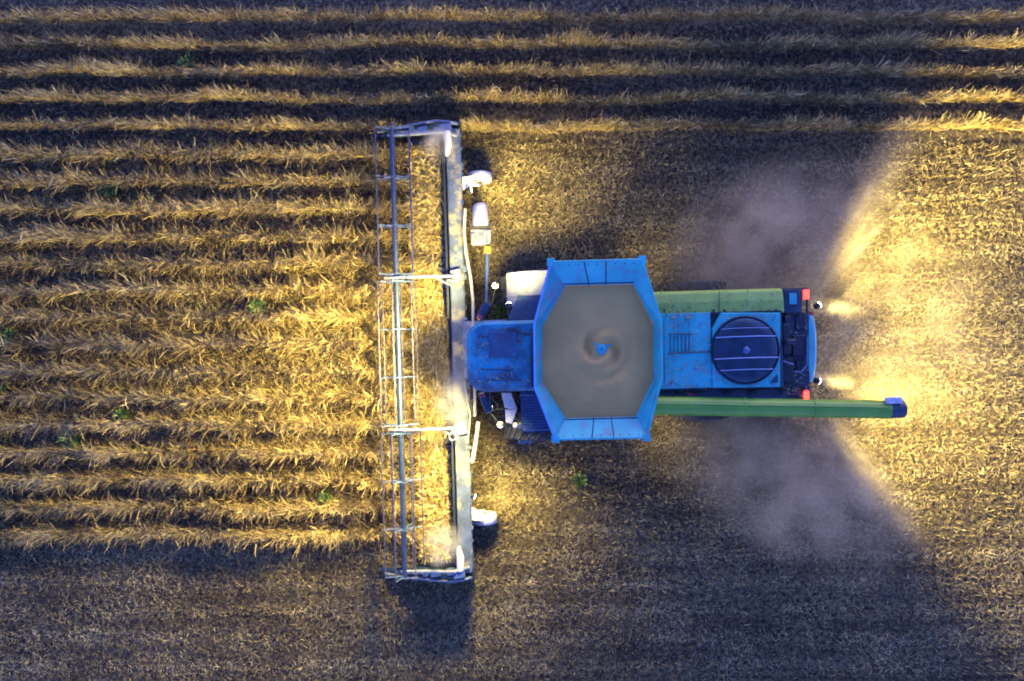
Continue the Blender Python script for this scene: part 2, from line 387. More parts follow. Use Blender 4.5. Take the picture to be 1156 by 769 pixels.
# ---- grain heap in the tank
def grain():
    m = mat('soybean_grain', (.56,.31,.085), .85, noise_amt=.14, nscale=1.3, bump=.8, bscale=70)
    mb = MB(); NR, NT = 70, 160; cc = L(679, 395, 3.7); vs = [(cc.x, cc.y, 3.74)]
    ang = []
    def edge(t):
        d = Vector((math.cos(t), math.sin(t)));
        for k in range(8):
            a, b = I[k]-cc, I[(k+1)%8]-cc
            den = d.x*(b.y-a.y) - d.y*(b.x-a.x)
            if abs(den) < 1e-9: continue
            s = (a.x*(b.y-a.y) - a.y*(b.x-a.x))/den; u = (a.x*d.y - a.y*d.x)/den
            if s > 0 and -1e-6 <= -u*-1 <= 1+1e-6 or False:
                uu = (d.x*a.y - d.y*a.x)/(d.x*(a.y-b.y) - d.y*(a.x-b.x))
                if -1e-6 <= uu <= 1+1e-6: return s
        best = 0
        for k in range(8):
            a, b = I[k]-cc, I[(k+1)%8]-cc
            e = b-a; den = d.x*e.y-d.y*e.x
            if abs(den)<1e-9: continue
            s = (a.x*e.y-a.y*e.x)/den; uu = (a.x*d.y-a.y*d.x)/den
            if s > 0 and -1e-5 <= uu <= 1.00001: return s
        return 1.
    for i in range(1, NR+1):
        for k in range(NT):
            t = 2*math.pi*k/NT; f = (i/NR)**1.25; r = edge(t)*f*1.0
            x, y = cc.x + r*math.cos(t), cc.y + r*math.sin(t)
            z = 3.90 - .19*f**1.3
            z += .035*noise.noise(Vector((x*1.1, y*1.1, 3)))*(1-f)
            # swirl furrows thrown by the auger
            sw = math.sin(2*(t + 3.2*r) ); z += -.10*math.exp(-((r-.32)/.13)**2)*(.5+.9*sw)*1.25
            z += -.08*math.exp(-((r-.62)/.10)**2)*max(0, math.sin(t+1.3+2*r))
            if r < .2: z -= .05*(1-r/.2)
            z += .006*noise.noise(Vector((x*7, y*7, 1)))
            vs.append((x, y, z))
    fs = [(0, 1+k, 1+(k+1)%NT) for k in range(NT)]
    for i in range(NR-1):
        for k in range(NT):
            fs.append((1+i*NT+k, 1+(i+1)*NT+k, 1+(i+1)*NT+(k+1)%NT, 1+i*NT+(k+1)%NT))
    mb.add(vs, fs, True)
    # skirt, so the heap is a solid volume of grain
    last = [vs[1+(NR-1)*NT+k] for k in range(NT)]; low = [(cc.x+(p[0]-cc.x)*.97, cc.y+(p[1]-cc.y)*.97, 3.67) for p in last]
    mb.loft([last, low], closed=True); mb.add(low, [tuple(range(NT))])
    o = mb.build('grain_heap', m); o.location = ROOT; o.rotation_euler = (0,0,ROT)
    tag(o, 'heap of dull brown harvested grain filling the blue-tinted tank, swirled in the middle', 'grain', kind='stuff')
grain()

# ---- engine deck
ZD = 3.45
mb = MB(); lb(mb, 742, 353.5, 803, 438.5, ZD, .12); deck = P('engine_deck', mb, BLUE, bevel=.012)
mb = MB()
for f in (0,1,2,3,4,5): 
    x = 757+ f*4.2; mb.tube([L(x,377,ZD+.015), L(x,398,ZD+.015)], .009, 6)
mb.tube([L(754,377,ZD+.015), L(783,377,ZD+.015)], .009, 6); mb.tube([L(754,399,ZD+.015), L(803,397,ZD+.015)], .013, 6)
mb.build('deck_step', NAVY, deck)
mb = MB(); mb.tube([L(778,355,ZD+.004), L(778,377,ZD+.004)], .008, 6); mb.tube([L(750,362,ZD+.01), L(751,432,ZD+.01)], .01, 6); mb.tube([L(746,366,ZD+.01), L(746,378,ZD+.01)], .02, 6); mb.tube([L(747,388,ZD+.01), L(747,400,ZD+.01)], .02, 6)
mb.build('deck_seam', BLUED, deck)
for (x,y) in ((760,358),(777,358)):
    mb = MB(); lb(mb, x-2.4, y-1.8, x+2.4, y+1.8, ZD+.03, .03); mb.build('deck_latch', mat('tan_latch',(.35,.22,.14),.6), deck, .004)
# fan housing with big round screen
mb = MB()
cx = L(841,395.5,ZD+.05); hw = L(882,395.5,ZD+.05).x - cx.x
pts = [L(804.5,372,ZD+.05), L(815,353,ZD+.05), L(881,353,ZD+.05), L(881,437,ZD+.05), L(804.5,438,ZD+.05)]
mb.prism([(p.x,p.y) for p in pts], ZD-.14, ZD+.05)
house = P('fan_housing', mb, BLUE, bevel=.02)
rr = 38.5*(CAM_H-ZD)/F
def disc(mb, c, prof, n=64):
    rings = []
    for k in range(n+1):
        t = 2*math.pi*k/n; rings.append([Vector((c.x+r*math.cos(t), c.y+r*math.sin(t), z)) for r, z in prof])
    return mb.loft(rings, closed=False, smooth=True)
screen_m = mat('perforated_navy_screen', (.012,.045,.085), .4, .3, noise_amt=.45, nscale=3.5)
mb = MB(); disc(mb, cx, [(0.001,ZD+.13),(rr*.2,ZD+.125),(rr*.6,ZD+.115),(rr*.93,ZD+.10),(rr*.965,ZD+.055)]); scr = P('rotary_screen', mb, screen_m)
mb = MB(); disc(mb, cx, [(rr*.965,ZD+.05),(rr*.97,ZD+.105),(rr,ZD+.105),(rr*1.01,ZD+.05)]); mb.build('screen_rim', NAVYD, scr)
mb = MB()
for k in range(26):
    yy = -rr*.93 + k*rr*1.86/25; hx = math.sqrt(max(0, (rr*.93)**2-yy*yy)); 
    mb.tube([Vector((cx.x-hx, cx.y+yy, ZD+.125)), Vector((cx.x, cx.y+yy, ZD+.142)), Vector((cx.x+hx, cx.y+yy, ZD+.125))], .005, 5)
mb.build('screen_wires', NAVYD, scr)
for dy in (15.5, 9.5-.0, -4, -10.5):
    pass
for y_, s in ((371,.5),(380.5,1),(404.5,1),(417.5,.8)):
    yy = -(y_-395.5)*(CAM_H-ZD)/F; hx = math.sqrt(max(.01,(rr*.96)**2-yy*yy))
    mb = MB(); mb.tube([Vector((cx.x-hx,cx.y+yy,ZD+.13)), Vector((cx.x-hx*.4,cx.y+yy+.012,ZD+.18)), Vector((cx.x+hx*.4,cx.y+yy+.012,ZD+.18)), Vector((cx.x+hx,cx.y+yy,ZD+.13))], .012*s, 6)
    mb.build('screen_bar', mat('screen_bar_metal',(.18,.26,.46),.4,.2), scr)
mb = MB(); disc(mb, cx, [(.001,ZD+.2),(.06,ZD+.195),(.09,ZD+.15),(.09,ZD+.12)], 20); mb.build('screen_hub', STEEL, scr)
mb = MB()
a = L(876,431,ZD+.06); mb.add([a+Vector((-.14,-.02,0)), a+Vector((.03,-.02,0)), a+Vector((.03,.16,0)), a+Vector((-.14,-.02,.05)), a+Vector((.03,-.02,.05)), a+Vector((.03,.16,.05))], [(0,1,2),(3,4,5),(0,1,4,3),(1,2,5,4),(2,0,3,5)])
P('housing_bracket', mb, NAVY)

# ---- side shields (green on the upper side of the photo, navy under the auger)
def side_panel(y_in, y_out, zt, zo, x0, x1, m, name, sgn):
    # profile from the deck edge over a rounded shoulder down to the wheel arch
    a = L(800, y_in, zt).y; b = L(800, y_out, zo).y; xa = L(x0, 340, zt).x; xb = L(x1, 340, zt).x
    prof = [(a, zt), (a+(b-a)*.5, zt-.02), (a+(b-a)*.88, zt-.07), (b, zo-.1), (b+(b-a)*.02, 2.0), (b-(b-a)*.05, 1.15)]
    inner = [(y-(b-a)/abs(b-a)*.035, z-.03) for y, z in prof]
    loop = prof + inner[::-1]
    mb = MB(); mb.loft([[Vector((x,y,z)) for y,z in loop] for x in (xa, xb)], closed=True, caps=False)
    nl = len(prof)
    for x in (xa, xb):
        mb.add([Vector((x,y,z)) for y,z in loop], [(k, k+1, 2*nl-2-k, 2*nl-1-k) for k in range(nl-1)])
    return P(name, mb, m, bevel=.01)
sp = side_panel(354, 327.5, 3.28, 3.2, 736, 885, GREEN, 'side_shield', 1)
mb = MB(); mb.tube([L(812,329,3.26), L(812,352,3.285)], .007, 6); mb.build('shield_seam', NAVYD, sp)
for x in (750,806,818,876):
    mb = MB(); lb(mb, x-1.2, 349.5, x+1.2, 351.5, 3.30, .02); mb.build('shield_latch', NAVYD, sp)
mb = MB(); lb(mb, 742, 352.6, 882, 355.2, 3.36, .06); P('side_shield_hinge', mb, NAVYD)
side_panel(441, 459, 2.75, 2.6, 742, 900, NAVY, 'side_shield', -1)
mb = MB(); lb(mb, 745, 438, 900, 452, 2.7, .3)
for x in (768, 786, 822, 850): lb(mb, x-4, 441, x+5, 446, 2.85, .16)
P('side_frame', mb, NAVYD, bevel=.01)
for x in (763,):
    mb = MB(); lb(mb, x+14, 444, x+20, 446.5, 2.9, .05); P('hydraulic_fitting', mb, mat('red_fitting',(.45,.06,.04),.5))

# ---- rear engine bay, tail, rear hood
mb = MB(); lb(mb, 883, 354, 914, 446, 2.95, 1.6); P('rear_body', mb, NAVY, bevel=.03)
mb = MB()
for (x0,y0,x1,y1,z) in ((884,366,893,400,3.15),(895,378,911,402,3.08),(884,404,896,430,3.12),(899,408,909,418,3.05),(886,357,893,363,3.1),(898,356,910,372,3.0),(884,433,906,441,3.0)):
    lb(mb, x0,y0,x1,y1,z,.22)
P('engine_cover', mb, NAVYD, bevel=.02)
mb = MB(); mb.tube([L(888,386,3.2), L(888,386,3.45), L(892,386,3.55), L(897,386,3.55)], .07, 14); P('exhaust_pipe', mb, NAVYD)
mb = MB(); mb.tube([L(897,420,3.1), L(905,420,3.15), L(911,412,3.1), L(911,380,3.1)], .025, 8); mb.tube([L(884,408,3.2), L(896,412,3.2)], .025, 8); P('engine_hose', mb, STEEL)
mb = MB(); lb(mb, 885, 327, 904, 353, 3.05, 1.2); tb = P('tool_box', mb, NAVY, bevel=.02)
mb = MB(); lb(mb, 891, 331, 899.5, 343.5, 3.09, .035); mb.build('tool_box_lid', BLUE, tb, .008)
# tail frame carrying the lamps
mb = MB()
mb.tube([L(884,327,3.0), L(911,326,3.0), L(911,353,3.0)], .03, 8); mb.tube([L(904,328,3.0), L(904,352,3.0)], .025, 8)
mb.tube([L(884,352,3.02), L(912,354,3.02)], .022, 8)
P('tail_frame', mb, NAVYD); mb = MB(); mb.tube([L(908,436,3.0), L(908,455,2.9)], .04, 8); mb.tube([L(890,448,2.85), L(908,450,2.93)], .03, 8)
P('tail_frame', mb, NAVYD)
for (x0,y0,x1,y1) in ((908.5,327,913.5,337.5),(908.5,441.5,913.5,450.5)):
    mb = MB(); lb(mb, x0,y0,x1,y1,3.06,.09); P('tail_light', mb, REDL, bevel=.01)
mb = MB(); lb(mb, 914.5,352,918.5,357,2.95,.09); P('reflector', mb, mat('dark_red_reflector',(.35,.03,.03),.4), bevel=.01)
mb = MB(); rings = []
for k in range(17):
    f = k/16; y = 355 + f*76; bul = 4.5*math.sin(math.pi*f)**.6
    a = L(913, y, 2.95); b = L(916.5+bul, y, 2.90); c = L(917.5+bul, y, 2.5); d = L(916+bul, y, 1.3)
    rings.append([a, b, c, d, d+Vector((-.06,0,0)), c+Vector((-.06,0,0)), b+Vector((-.05,0,-.06)), a+Vector((0,0,-.06))])
mb.loft(rings, closed=True, caps=True); P('rear_hood', mb, BLUE, bevel=.008)
mb = MB(); mb.tube([L(915,356,3.0), L(919.5,372,3.0), L(920.5,393,3.0), L(919.5,414,3.0), L(915,431,3.0)], .018, 8); P('rear_rail', mb, mat('pale_lilac_rail',(.40,.46,.62),.5))
mb = MB(); mb.box(L(900,393,1.0), (.6, 1.6, .5)); 
for s in (-1,1):
    c = L(903,393,.9)+Vector((0,s*.5,0)); disc(mb, c, [(.001,.75),(.38,.74),(.4,.70),(.001,.69)], 24)
P('straw_spreader', mb, NAVYD, bevel=.02)

# ---- unloading auger
mb = MB()
A0, A1 = L(720,457.5,3.35), L(1003,462.5,3.55)
mb.tube([A0, A0.lerp(A1,.42)], .215, 28); mb.tube([A0.lerp(A1,.42), A1], .205, 28)
ua = P('unloading_auger', mb, GREEN2)
for f in (.42,.425,.2,.7):
    mb = MB(); p = A0.lerp(A1,f); q = A0.lerp(A1,f+.006)
    mb.tube([p,q], .226 if f in (.42,.425) else .219, 28); mb.build('auger_flange', GREEN2, ua)
mb = MB(); mb.tube([A0.lerp(A1,.03)+Vector((0,.07,.20)), A0.lerp(A1,.32)+Vector((0,.07,.21)), A0.lerp(A1,.98)+Vector((0,.07,.20))], .010, 6); mb.build('auger_cable', GREEN, ua)
mb = MB(); mb.tube([A0.lerp(A1,.97), A1+Vector((.33,0,-.02))], .2, 24); mb.tube([A1+Vector((.16,0,-.05)), A1+Vector((.22,0,-.45))], [.2,.17], 20); mb.build('spout', NAVY, ua)
mb = MB(); lb(mb, 1001, 448.5, 1019, 456, 3.74, .1); mb.build('spout_cap', mat('dusty_cap',(.45,.42,.45),.6,noise_amt=.3,nscale=9), ua, .02)
mb = MB(); p = L(748,457,3.3); mb.tube([p+Vector((-.4,0,-1.2)), p+Vector((-.3,0,-.2)), p], .22, 20); P('auger_elbow', mb, GREEN2)

# ---- wheels
def wheel(cx_, cy_, r, wd, lugs, name='wheel'):
    c = Vector((cx_, cy_, r)); t = empty(name, c); t.parent = C
    mb = MB(); h = wd/2
    prof = [(r*.55,-h*.8),(r*.75,-h),(r*.92,-h*.97),(r*.965,-h*.8),(r*.97,0),(r*.965,h*.8),(r*.92,h*.97),(r*.75,h),(r*.55,h*.8)]
    lathe(mb, prof, (0,0,0), 56)
    for k in range(lugs):
        for s in (-1,1):
            a = 2*math.pi*(k+(.5 if s>0 else 0))/lugs; rad = r*.985
            m3 = Matrix.Rotation(-a,3,'Y') @ Matrix.Rotation(s*R(40),3,'X')
            cc = Matrix.Rotation(-a,3,'Y') @ Vector((rad, s*h*.48, 0))
            d = (.06, h*.98, .055)
            vs = [cc + m3 @ Vector((x*d[0]/2,y*d[1]/2,z*d[2]/2)) for x in (-1,1) for y in (-1,1) for z in (-1,1)]
            mb.add(vs, [(0,1,3,2),(4,6,7,5),(0,4,5,1),(2,3,7,6),(0,2,6,4),(1,5,7,3)])
    mb.build('tyre', RUBBER, t)
    mb = MB(); lathe(mb, [(r*.57,-h*.7),(r*.5,-h*.6),(r*.45,-h*.2),(.12,-h*.15),(.001,-h*.15)], (0,0,0), 40); lathe(mb, [(r*.57,h*.7),(r*.5,h*.6),(r*.45,h*.2),(.12,h*.15),(.001,h*.15)], (0,0,0), 40)
    mb.build('rim', WHITE, t)
    return t
fx = L(610, 384, 1.0).x
ty = L(600, 309, 1.75).y; by_ = L(600, 500, 1.75).y
wheel(fx, ty-.36, 1.0, .74, 26); wheel(fx, by_+.42, 1.0, .74, 26)
rx_ = L(790, 384, .7).x
wheel(rx_, L(790,318,1.3).y-.22, .70, .50, 20); wheel(rx_, L(790,474,1.3).y+.22, .70, .50, 20)
mb = MB(); lb(mb, 783, 330, 797, 460, .95, .22); P('rear_axle', mb, NAVYD, bevel=.02)

# white mudguard over the upper front tyre
mb = MB(); rings = []
for k in range(15):
    t = R(35 + 105*k/14); rr_ = 1.09
    rings.append([Vector((fx+(rr_+dr)*math.cos(t), yy_, 1.0+(rr_+dr)*math.sin(t))) for yy_, dr in ((ty+.06,-.10),(ty+.03,-.01),(ty-.04,0),(ty-.52,0),(ty-.53,.025),(ty-.56,.025),(ty-.57,0),(ty-.80,0),(ty-.80,-.03),(ty-.02,-.03),(ty+.02,-.10))])
mb.loft(rings, caps=True, smooth=False); P('mudguard', mb, mat('mudguard_grey_white', (.30,.30,.32), .55, noise_amt=.3, nscale=3, dirt=(.16,.15,.14), dirt_amt=.4, dscale=3))
# ---- cab
def rrect(x0,y0,x1,y1,z,rl,rr2,n=8):
    """rounded rectangle in the local plan"""
    a = L(x0,(y0+y1)/2,z).x; b = L(x1,(y0+y1)/2,z).x; t = L((x0+x1)/2,y0,z).y; u = L((x0+x1)/2,y1,z).y
    pts = []
    for (cx0,cy0,r,a0) in ((b-rr2,t-rr2,rr2,0),(a+rl,t-rl,rl,90),(a+rl,u+rl,rl,180),(b-rr2,u+rr2,rr2,270)):
        for k in range(n+1):
            th = R(a0+90*k/n); pts.append((cx0+r*math.cos(th), cy0+r*math.sin(th)))
    return pts
ZC = 3.78
mb = MB(); o_ = rrect(527,362.5,607,442,ZC-.1,.42,.05); i_ = rrect(531,366,605,438.5,ZC,.36,.04)
i2 = rrect(538,373,604,431,ZC-.02,.25,.03)
mb.loft([[Vector((x,y,ZC-.30)) for x,y in rrect(530,365,605,439,ZC-.1,.40,.05)], [Vector((x,y,ZC-.22)) for x,y in o_], [Vector((x,y,ZC-.08)) for x,y in o_], [Vector((x,y,ZC)) for x,y in i_], [Vector((x,y,ZC-.035)) for x,y in i2]], caps=True)
roof = P('cab_roof', mb, ROOFM)
mb = MB(); lb(mb, 552, 374, 584, 404, ZC+.005, .05); hatch_m = mat('sooty_roof_hatch',(.012,.09,.17),.6,noise_amt=.5,nscale=4,dirt=(.03,.045,.09),dirt_amt=.8,dscale=3); mb.build('roof_hatch', hatch_m, roof, .015)
mb = MB()
for (x0,y0,x1,y1) in ((543,417,580,417.6),(548,428.5,590,429),(584,376,602,376.6),(540,380,552,380.5)):
    mb.tube([L(x0,y0,ZC-.03), L(x1,y1,ZC-.03)], .014, 6); mb.nxt()
mb.build_all('roof_groove', NAVY, roof)
mb = MB(); mb.tube([L(572,372,ZC+.0), L(584,372.5,ZC+.01), L(592,378,ZC+.01), L(601,378,ZC+.01)], .016, 8); mb.build('roof_cable', NAVYD, roof)
mb = MB(); pr = rrect(533,368,604,437,2.7,.3,.05)
mb.prism([(x,y) for x,y in rrect(534,369,604,436,3.4,.3,.05)], 1.95, ZC-.31); P('cab_glazing', mb, GLASS)
mb = MB()
for (x,y) in ((537,371),(537,434),(572,367.5),(572,437.5),(603,367.5),(603,437.5)):
    p = L(x,y,3.5); q = Vector((p.x,p.y,1.9)); mb.tube([p,q], .045, 8); mb.nxt()
mb.build_all('cab_pillar', NAVYD, C)
mb = MB(); lb(mb, 536, 366, 606, 440, 1.98, .22); P('cab_floor', mb, NAVY, bevel=.02)
# platforms beside the cab with handrails and ladder
plat_m = mat('tread_plate', (.015,.05,.15), .45, .2, noise_amt=.4, nscale=9)  # dark blue of shade under skylight is put into the plate colour
mb = MB()
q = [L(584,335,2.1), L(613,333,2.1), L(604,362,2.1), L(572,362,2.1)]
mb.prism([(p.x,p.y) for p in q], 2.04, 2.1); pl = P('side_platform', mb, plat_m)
mb = MB()
for a in np.linspace(.05,.95,12):
    mb.tube([q[0].lerp(q[1],a)+Vector((0,-.03,.004)), q[3].lerp(q[2],a)+Vector((0,.03,.004))], .009, 5)
mb.build('tread_ribs', STEEL, pl)
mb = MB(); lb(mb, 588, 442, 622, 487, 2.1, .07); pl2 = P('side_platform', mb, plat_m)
mb = MB()
for y in np.linspace(447,484,13): mb.tube([L(590,y,2.104), L(620,y,2.104)], .009, 5)
mb.build('tread_ribs', STEEL, pl2)
mb = MB()
mb.tube([L(587,446,2.1), L(587,446,2.9), L(602,446,3.0)], .018, 6); mb.nxt()
mb.tube([L(590,486,2.1), L(590,486,3.0), L(622,484,3.0), L(622,484,2.1)], .02, 8); mb.tube([L(590,486,2.55), L(622,484,2.55)], .016, 8)
mb.build_all('handrail', STEEL, pl2)
mb = MB()
mb.tube([L(587,478,2.1), L(586,500,.6)], .03, 8); mb.tube([L(600,478,2.1), L(599,500,.6)], .03, 8)
for f in (.1,.3,.5,.7,.9): mb.box(L(587,478,2.1).lerp(L(586,500,.6),f)+Vector((.16,0,0)), (.30,.14,.03))
P('ladder', mb, GREY)
# white plates by the lower front tyre: lamplight on ladder and tyre as colour
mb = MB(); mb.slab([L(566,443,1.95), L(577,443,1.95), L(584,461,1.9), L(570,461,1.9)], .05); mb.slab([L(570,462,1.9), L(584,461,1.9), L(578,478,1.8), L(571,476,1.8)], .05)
P('lit_step_plate', mb, WHITE, bevel=.015)
mb = MB(); mb.tube([L(551,462,2.9), L(562,477,2.7)], .012, 6); mb.tube([L(556,450,2.9),L(562,458,2.7),L(560,462,2.7),L(573,461,2.6)], .014, 6); mb.nxt(); mb.tube([L(551,352,2.9), L(556,340,2.8), L(559,324,2.7)], .012, 6); mb.build_all('lamp_stalk', NAVYD, C)
def ball(name, c, r, m, parent=C):
    bm = bmesh.new(); bmesh.ops.create_uvsphere(bm, u_segments=16, v_segments=10, radius=r); me = bpy.data.meshes.new(name); bm.to_mesh(me); bm.free()
    me.polygons.foreach_set('use_smooth', [True]*len(me.polygons)); me.materials.append(m); o = bpy.data.objects.new(name, me); col.objects.link(o); o.parent = parent; o.location = c; return o
for (x,y) in ((565,480),(559,322)):
    o = ball('position_lamp', L(x,y,2.7), .085, WHITE); d = ball('lamp_cap', Vector((.035,.02,.05)), .045, BLACK, o)
ball('position_lamp', L(582,480,2.3), .07, WHITE)
# mirrors
for (a,b) in (((551,342),(541,361)),((544,443),(553,465))):
    mb = MB(); p, q_ = L(*a,3.2), L(*b,3.2); d = (q_-p); an = math.atan2(d.y,d.x); mb.box((p+q_)/2, (d.length, .19, .36), rz=an); mi = P('mirror', mb, NAVY, bevel=.04)
    mb = MB(); e = q_ if a[1] < 400 else p; mb.box(e.lerp((p+q_)/2,.25)+Vector((0,0,.19)), (.10,.13,.03), rz=an); mb.build('mirror_bracket', mat('red_bracket',(.25,.05,.05),.6), mi, .01)
mb = MB(); mb.tube([L(541,361,3.2), L(545,366,3.4)], .03, 8); mb.nxt(); mb.tube([L(544,443,3.2), L(547,438,3.4)], .03, 8); mb.build_all('mirror_arm', NAVYD, C)
# feeder house between cab and header
mb = MB(); a = L(529,395,1.0); b = L(600,395,1.6)
mb.loft([[Vector((x,y,z)) for (y,z) in ((-.75+a.y,zz-.35),(.75+a.y,zz-.35),(.75+a.y,zz+.35),(-.75+a.y,zz+.35))] for x,zz in ((a.x-.15,.75),(b.x,1.55))], caps=True)
P('feeder_house', mb, GREY, bevel=.03)

# ================================================================== HEADER (rigidly carried by the feeder house)
H = empty('header', L(500,397,0)); H.parent = C
Hi = -H.location
def HL(px, py, z):  return L(px, py, z) - H.location
YT, YB = L(480,146,.8).y - H.location.y, L(490,648,.8).y - H.location.y      # ends of the header
def hx(px, z, py=397): return HL(px, py, z).x
XK, XB0, XB1 = hx(474,.15), hx(506,1.1), hx(527,1.1)
HW = YT - YB; YM = (YT+YB)/2
mb = MB(); mb.box((XK+.02, YM, .10), (.10, HW-.1, .04))
n = int(HW/.0762/2)
for k in range(n):
    y = YB+.1 + k*(HW-.2)/n; mb.add([(XK-.14,y,.10),(XK,y-.02,.085),(XK,y+.02,.085),(XK,y,.12)], [(0,1,2),(0,1,3),(0,2,3),(1,2,3)])
mb.build('cutter_bar', STEEL, H)
for (ya, yb) in ((YT-.15, YM+.95), (YM-.95, YB+.15)):
    mb = MB(); xs_ = [XK+.05, XK+.25, XB0-.02]; zs_ = [.13, .28, .46]
    rings = [[Vector((x,y,z)) for x,z in zip(xs_,zs_)] + [Vector((x,y,z-.08)) for x,z in zip(xs_[::-1],zs_[::-1])] for y in (ya,yb)]
    mb.loft(rings, caps=True)
    nb = int(abs(ya-yb)/.20)
    bt = mb.build('draper_belt', BELT, H)
    mb = MB()
    for k in range(nb):
        y = ya + (yb-ya)*(k+.5)/nb; mb.slab([(xs_[1],y-.02,zs_[1]+.025),(xs_[2],y-.02,zs_[2]+.025),(xs_[2],y+.02,zs_[2]+.025),(xs_[1],y+.02,zs_[1]+.025)], .03)
    mb.build('belt_cleat', BLACK, bt)
mb = MB(); mb.box(((XK+XB0)/2+.1, YM, .2), (XB0-XK-.1, 1.85, .1)); mb.build('centre_belt', BELT, H)
# back wall: a thin dark gap, sheet and broad top beam
mb = MB()
for (ya, yb) in ((YT-.1, YM+.85), (YM-.85, YB+.1)): mb.box((XB0+.03, (ya+yb)/2, .72), (.05, abs(ya-yb), .72))
mb.build('back_sheet', NAVYD, H)
mb = MB(); mb.box(((XB0+XB1)/2+.045, YM, .98), (XB1-XB0-.11, HW-.16, .26)); mb.build('top_beam', BEAM, H, .04)
mb = MB(); mb.box((XB1-.12, YM, .30), (.16, HW-.2, .16))
for k in range(11):
    y = YB+.4 + k*(HW-.8)/10; mb.box((XB1-.10, y, .6), (.07,.08,.7))
mb.build('lower_beam', GREY, H, .02)
mb = MB()
for k in range(34):
    y = YB+.3 + k*(HW-.6)/33 + random.uniform(-.08,.08); mb.nxt(); mb.box((XB1+.0+random.uniform(-.02,.02), y, 1.0+random.uniform(-.1,.12)), (random.uniform(.03,.09), random.uniform(.04,.2), .05))
mb.build_all('frame_bracket', STEEL, H, .005)
# reel
XR, ZR, RR = hx(449.5,1.25), 1.22, .50
reel = None
mb = MB(); mb.tube([(XR,YT-.12,ZR),(XR,YB+.12,ZR)], .07, 16); rl = mb.build('reel_tube', mat('reel_tube_blue', (.018,.035,.09), .5, .1, noise_amt=.4, nscale=7), H)
REEL_M = mat('reel_bat_metal', (.07,.065,.12), .4, .3, noise_amt=.3, nscale=8)
secs = [(YT-.10, HL(448,310,1.2).y), (HL(448,318,1.2).y, HL(450,480,1.2).y), (HL(450,489,1.2).y, YB+.10)]
for si, (ya, yb) in enumerate(secs):
    for k in range(6):
        a = k*math.pi/3 + .35 + si*.25; x = XR+RR*math.cos(a); z = ZR+RR*math.sin(a)
        mb = MB(); mb.tube([(x,ya,z),(x,yb,z)], .013, 8)
        nt_ = int(abs(ya-yb)/.15)
        for j in range(nt_):
            y = ya+(yb-ya)*(j+.5)/nt_; mb.tube([(x,y,z),(x+.03,y,z-.12),(x-.02,y,z-.24)], .006, 4, cap=False)
        mb.build('reel_bat', REEL_M, H)
    nsp = 4 if abs(ya-yb) > 4 else 4
    for j in range(nsp):
        y = ya + (yb-ya)*j/(nsp-1)
        mb = MB()
        for k in range(6):
            a = k*math.pi/3 + .35 + si*.25; mb.tube([(XR,y,ZR),(XR+RR*math.cos(a),y,ZR+RR*math.sin(a))], .014, 6)
            a2 = a+math.pi/3; mb.tube([(XR+RR*.55*math.cos(a),y,ZR+RR*.55*math.sin(a)),(XR+RR*.55*math.cos(a2),y,ZR+RR*.55*math.sin(a2))], .010, 6)
        mb.build('reel_spider', STEEL, H)
for py, big in ((152,0),(313,1),(484,1),(644,0)):
    y = HL(480,py,1.2).y
    mb = MB()
    if big:
        mb.tube([(XR-.32,y,ZR),(XR,y,ZR+.10),(XB0,y,ZR+.12),(XB1-.1,y,1.15)], [.02,.04,.038,.05], 10)
        s = -1
        mb.tube([(XB0-.28,y,ZR+.08),(XB0-.05,y+s*.14,ZR),(XB0+.2,y+s*.26,1.15)], .022, 8)
    else:
        s = 1 if py < 400 else -1; yy = y
        mb.tube([(XR-.1,yy,ZR),(XR+.5,yy,ZR+.06),(XB0,yy+s*.04,ZR+.05),(XB1-.1,yy-s*.02,1.12)], [.035,.05,.05,.05], 10)
    mb.build('reel_arm', PALE if big else GREY, H)
    if big:
        mb = MB(); mb.tube([(XB0+.02,y-.10,ZR+.02),(XB0+.26,y-.12,ZR-.02)], .05, 12); mb.box((XB0+.28,y,1.16), (.26,.34,.14), rz=.2); mb.build('lift_cylinder', GREY, H)
# hose loop near the lower arm
mb = MB(); c = HL(511,493,1.3); mb.tube([c+Vector((.09*math.cos(t),.09*math.sin(t),0)) for t in np.linspace(0,6.2,18)], .018, 6); mb.build('hose_loop', HOSE, H)
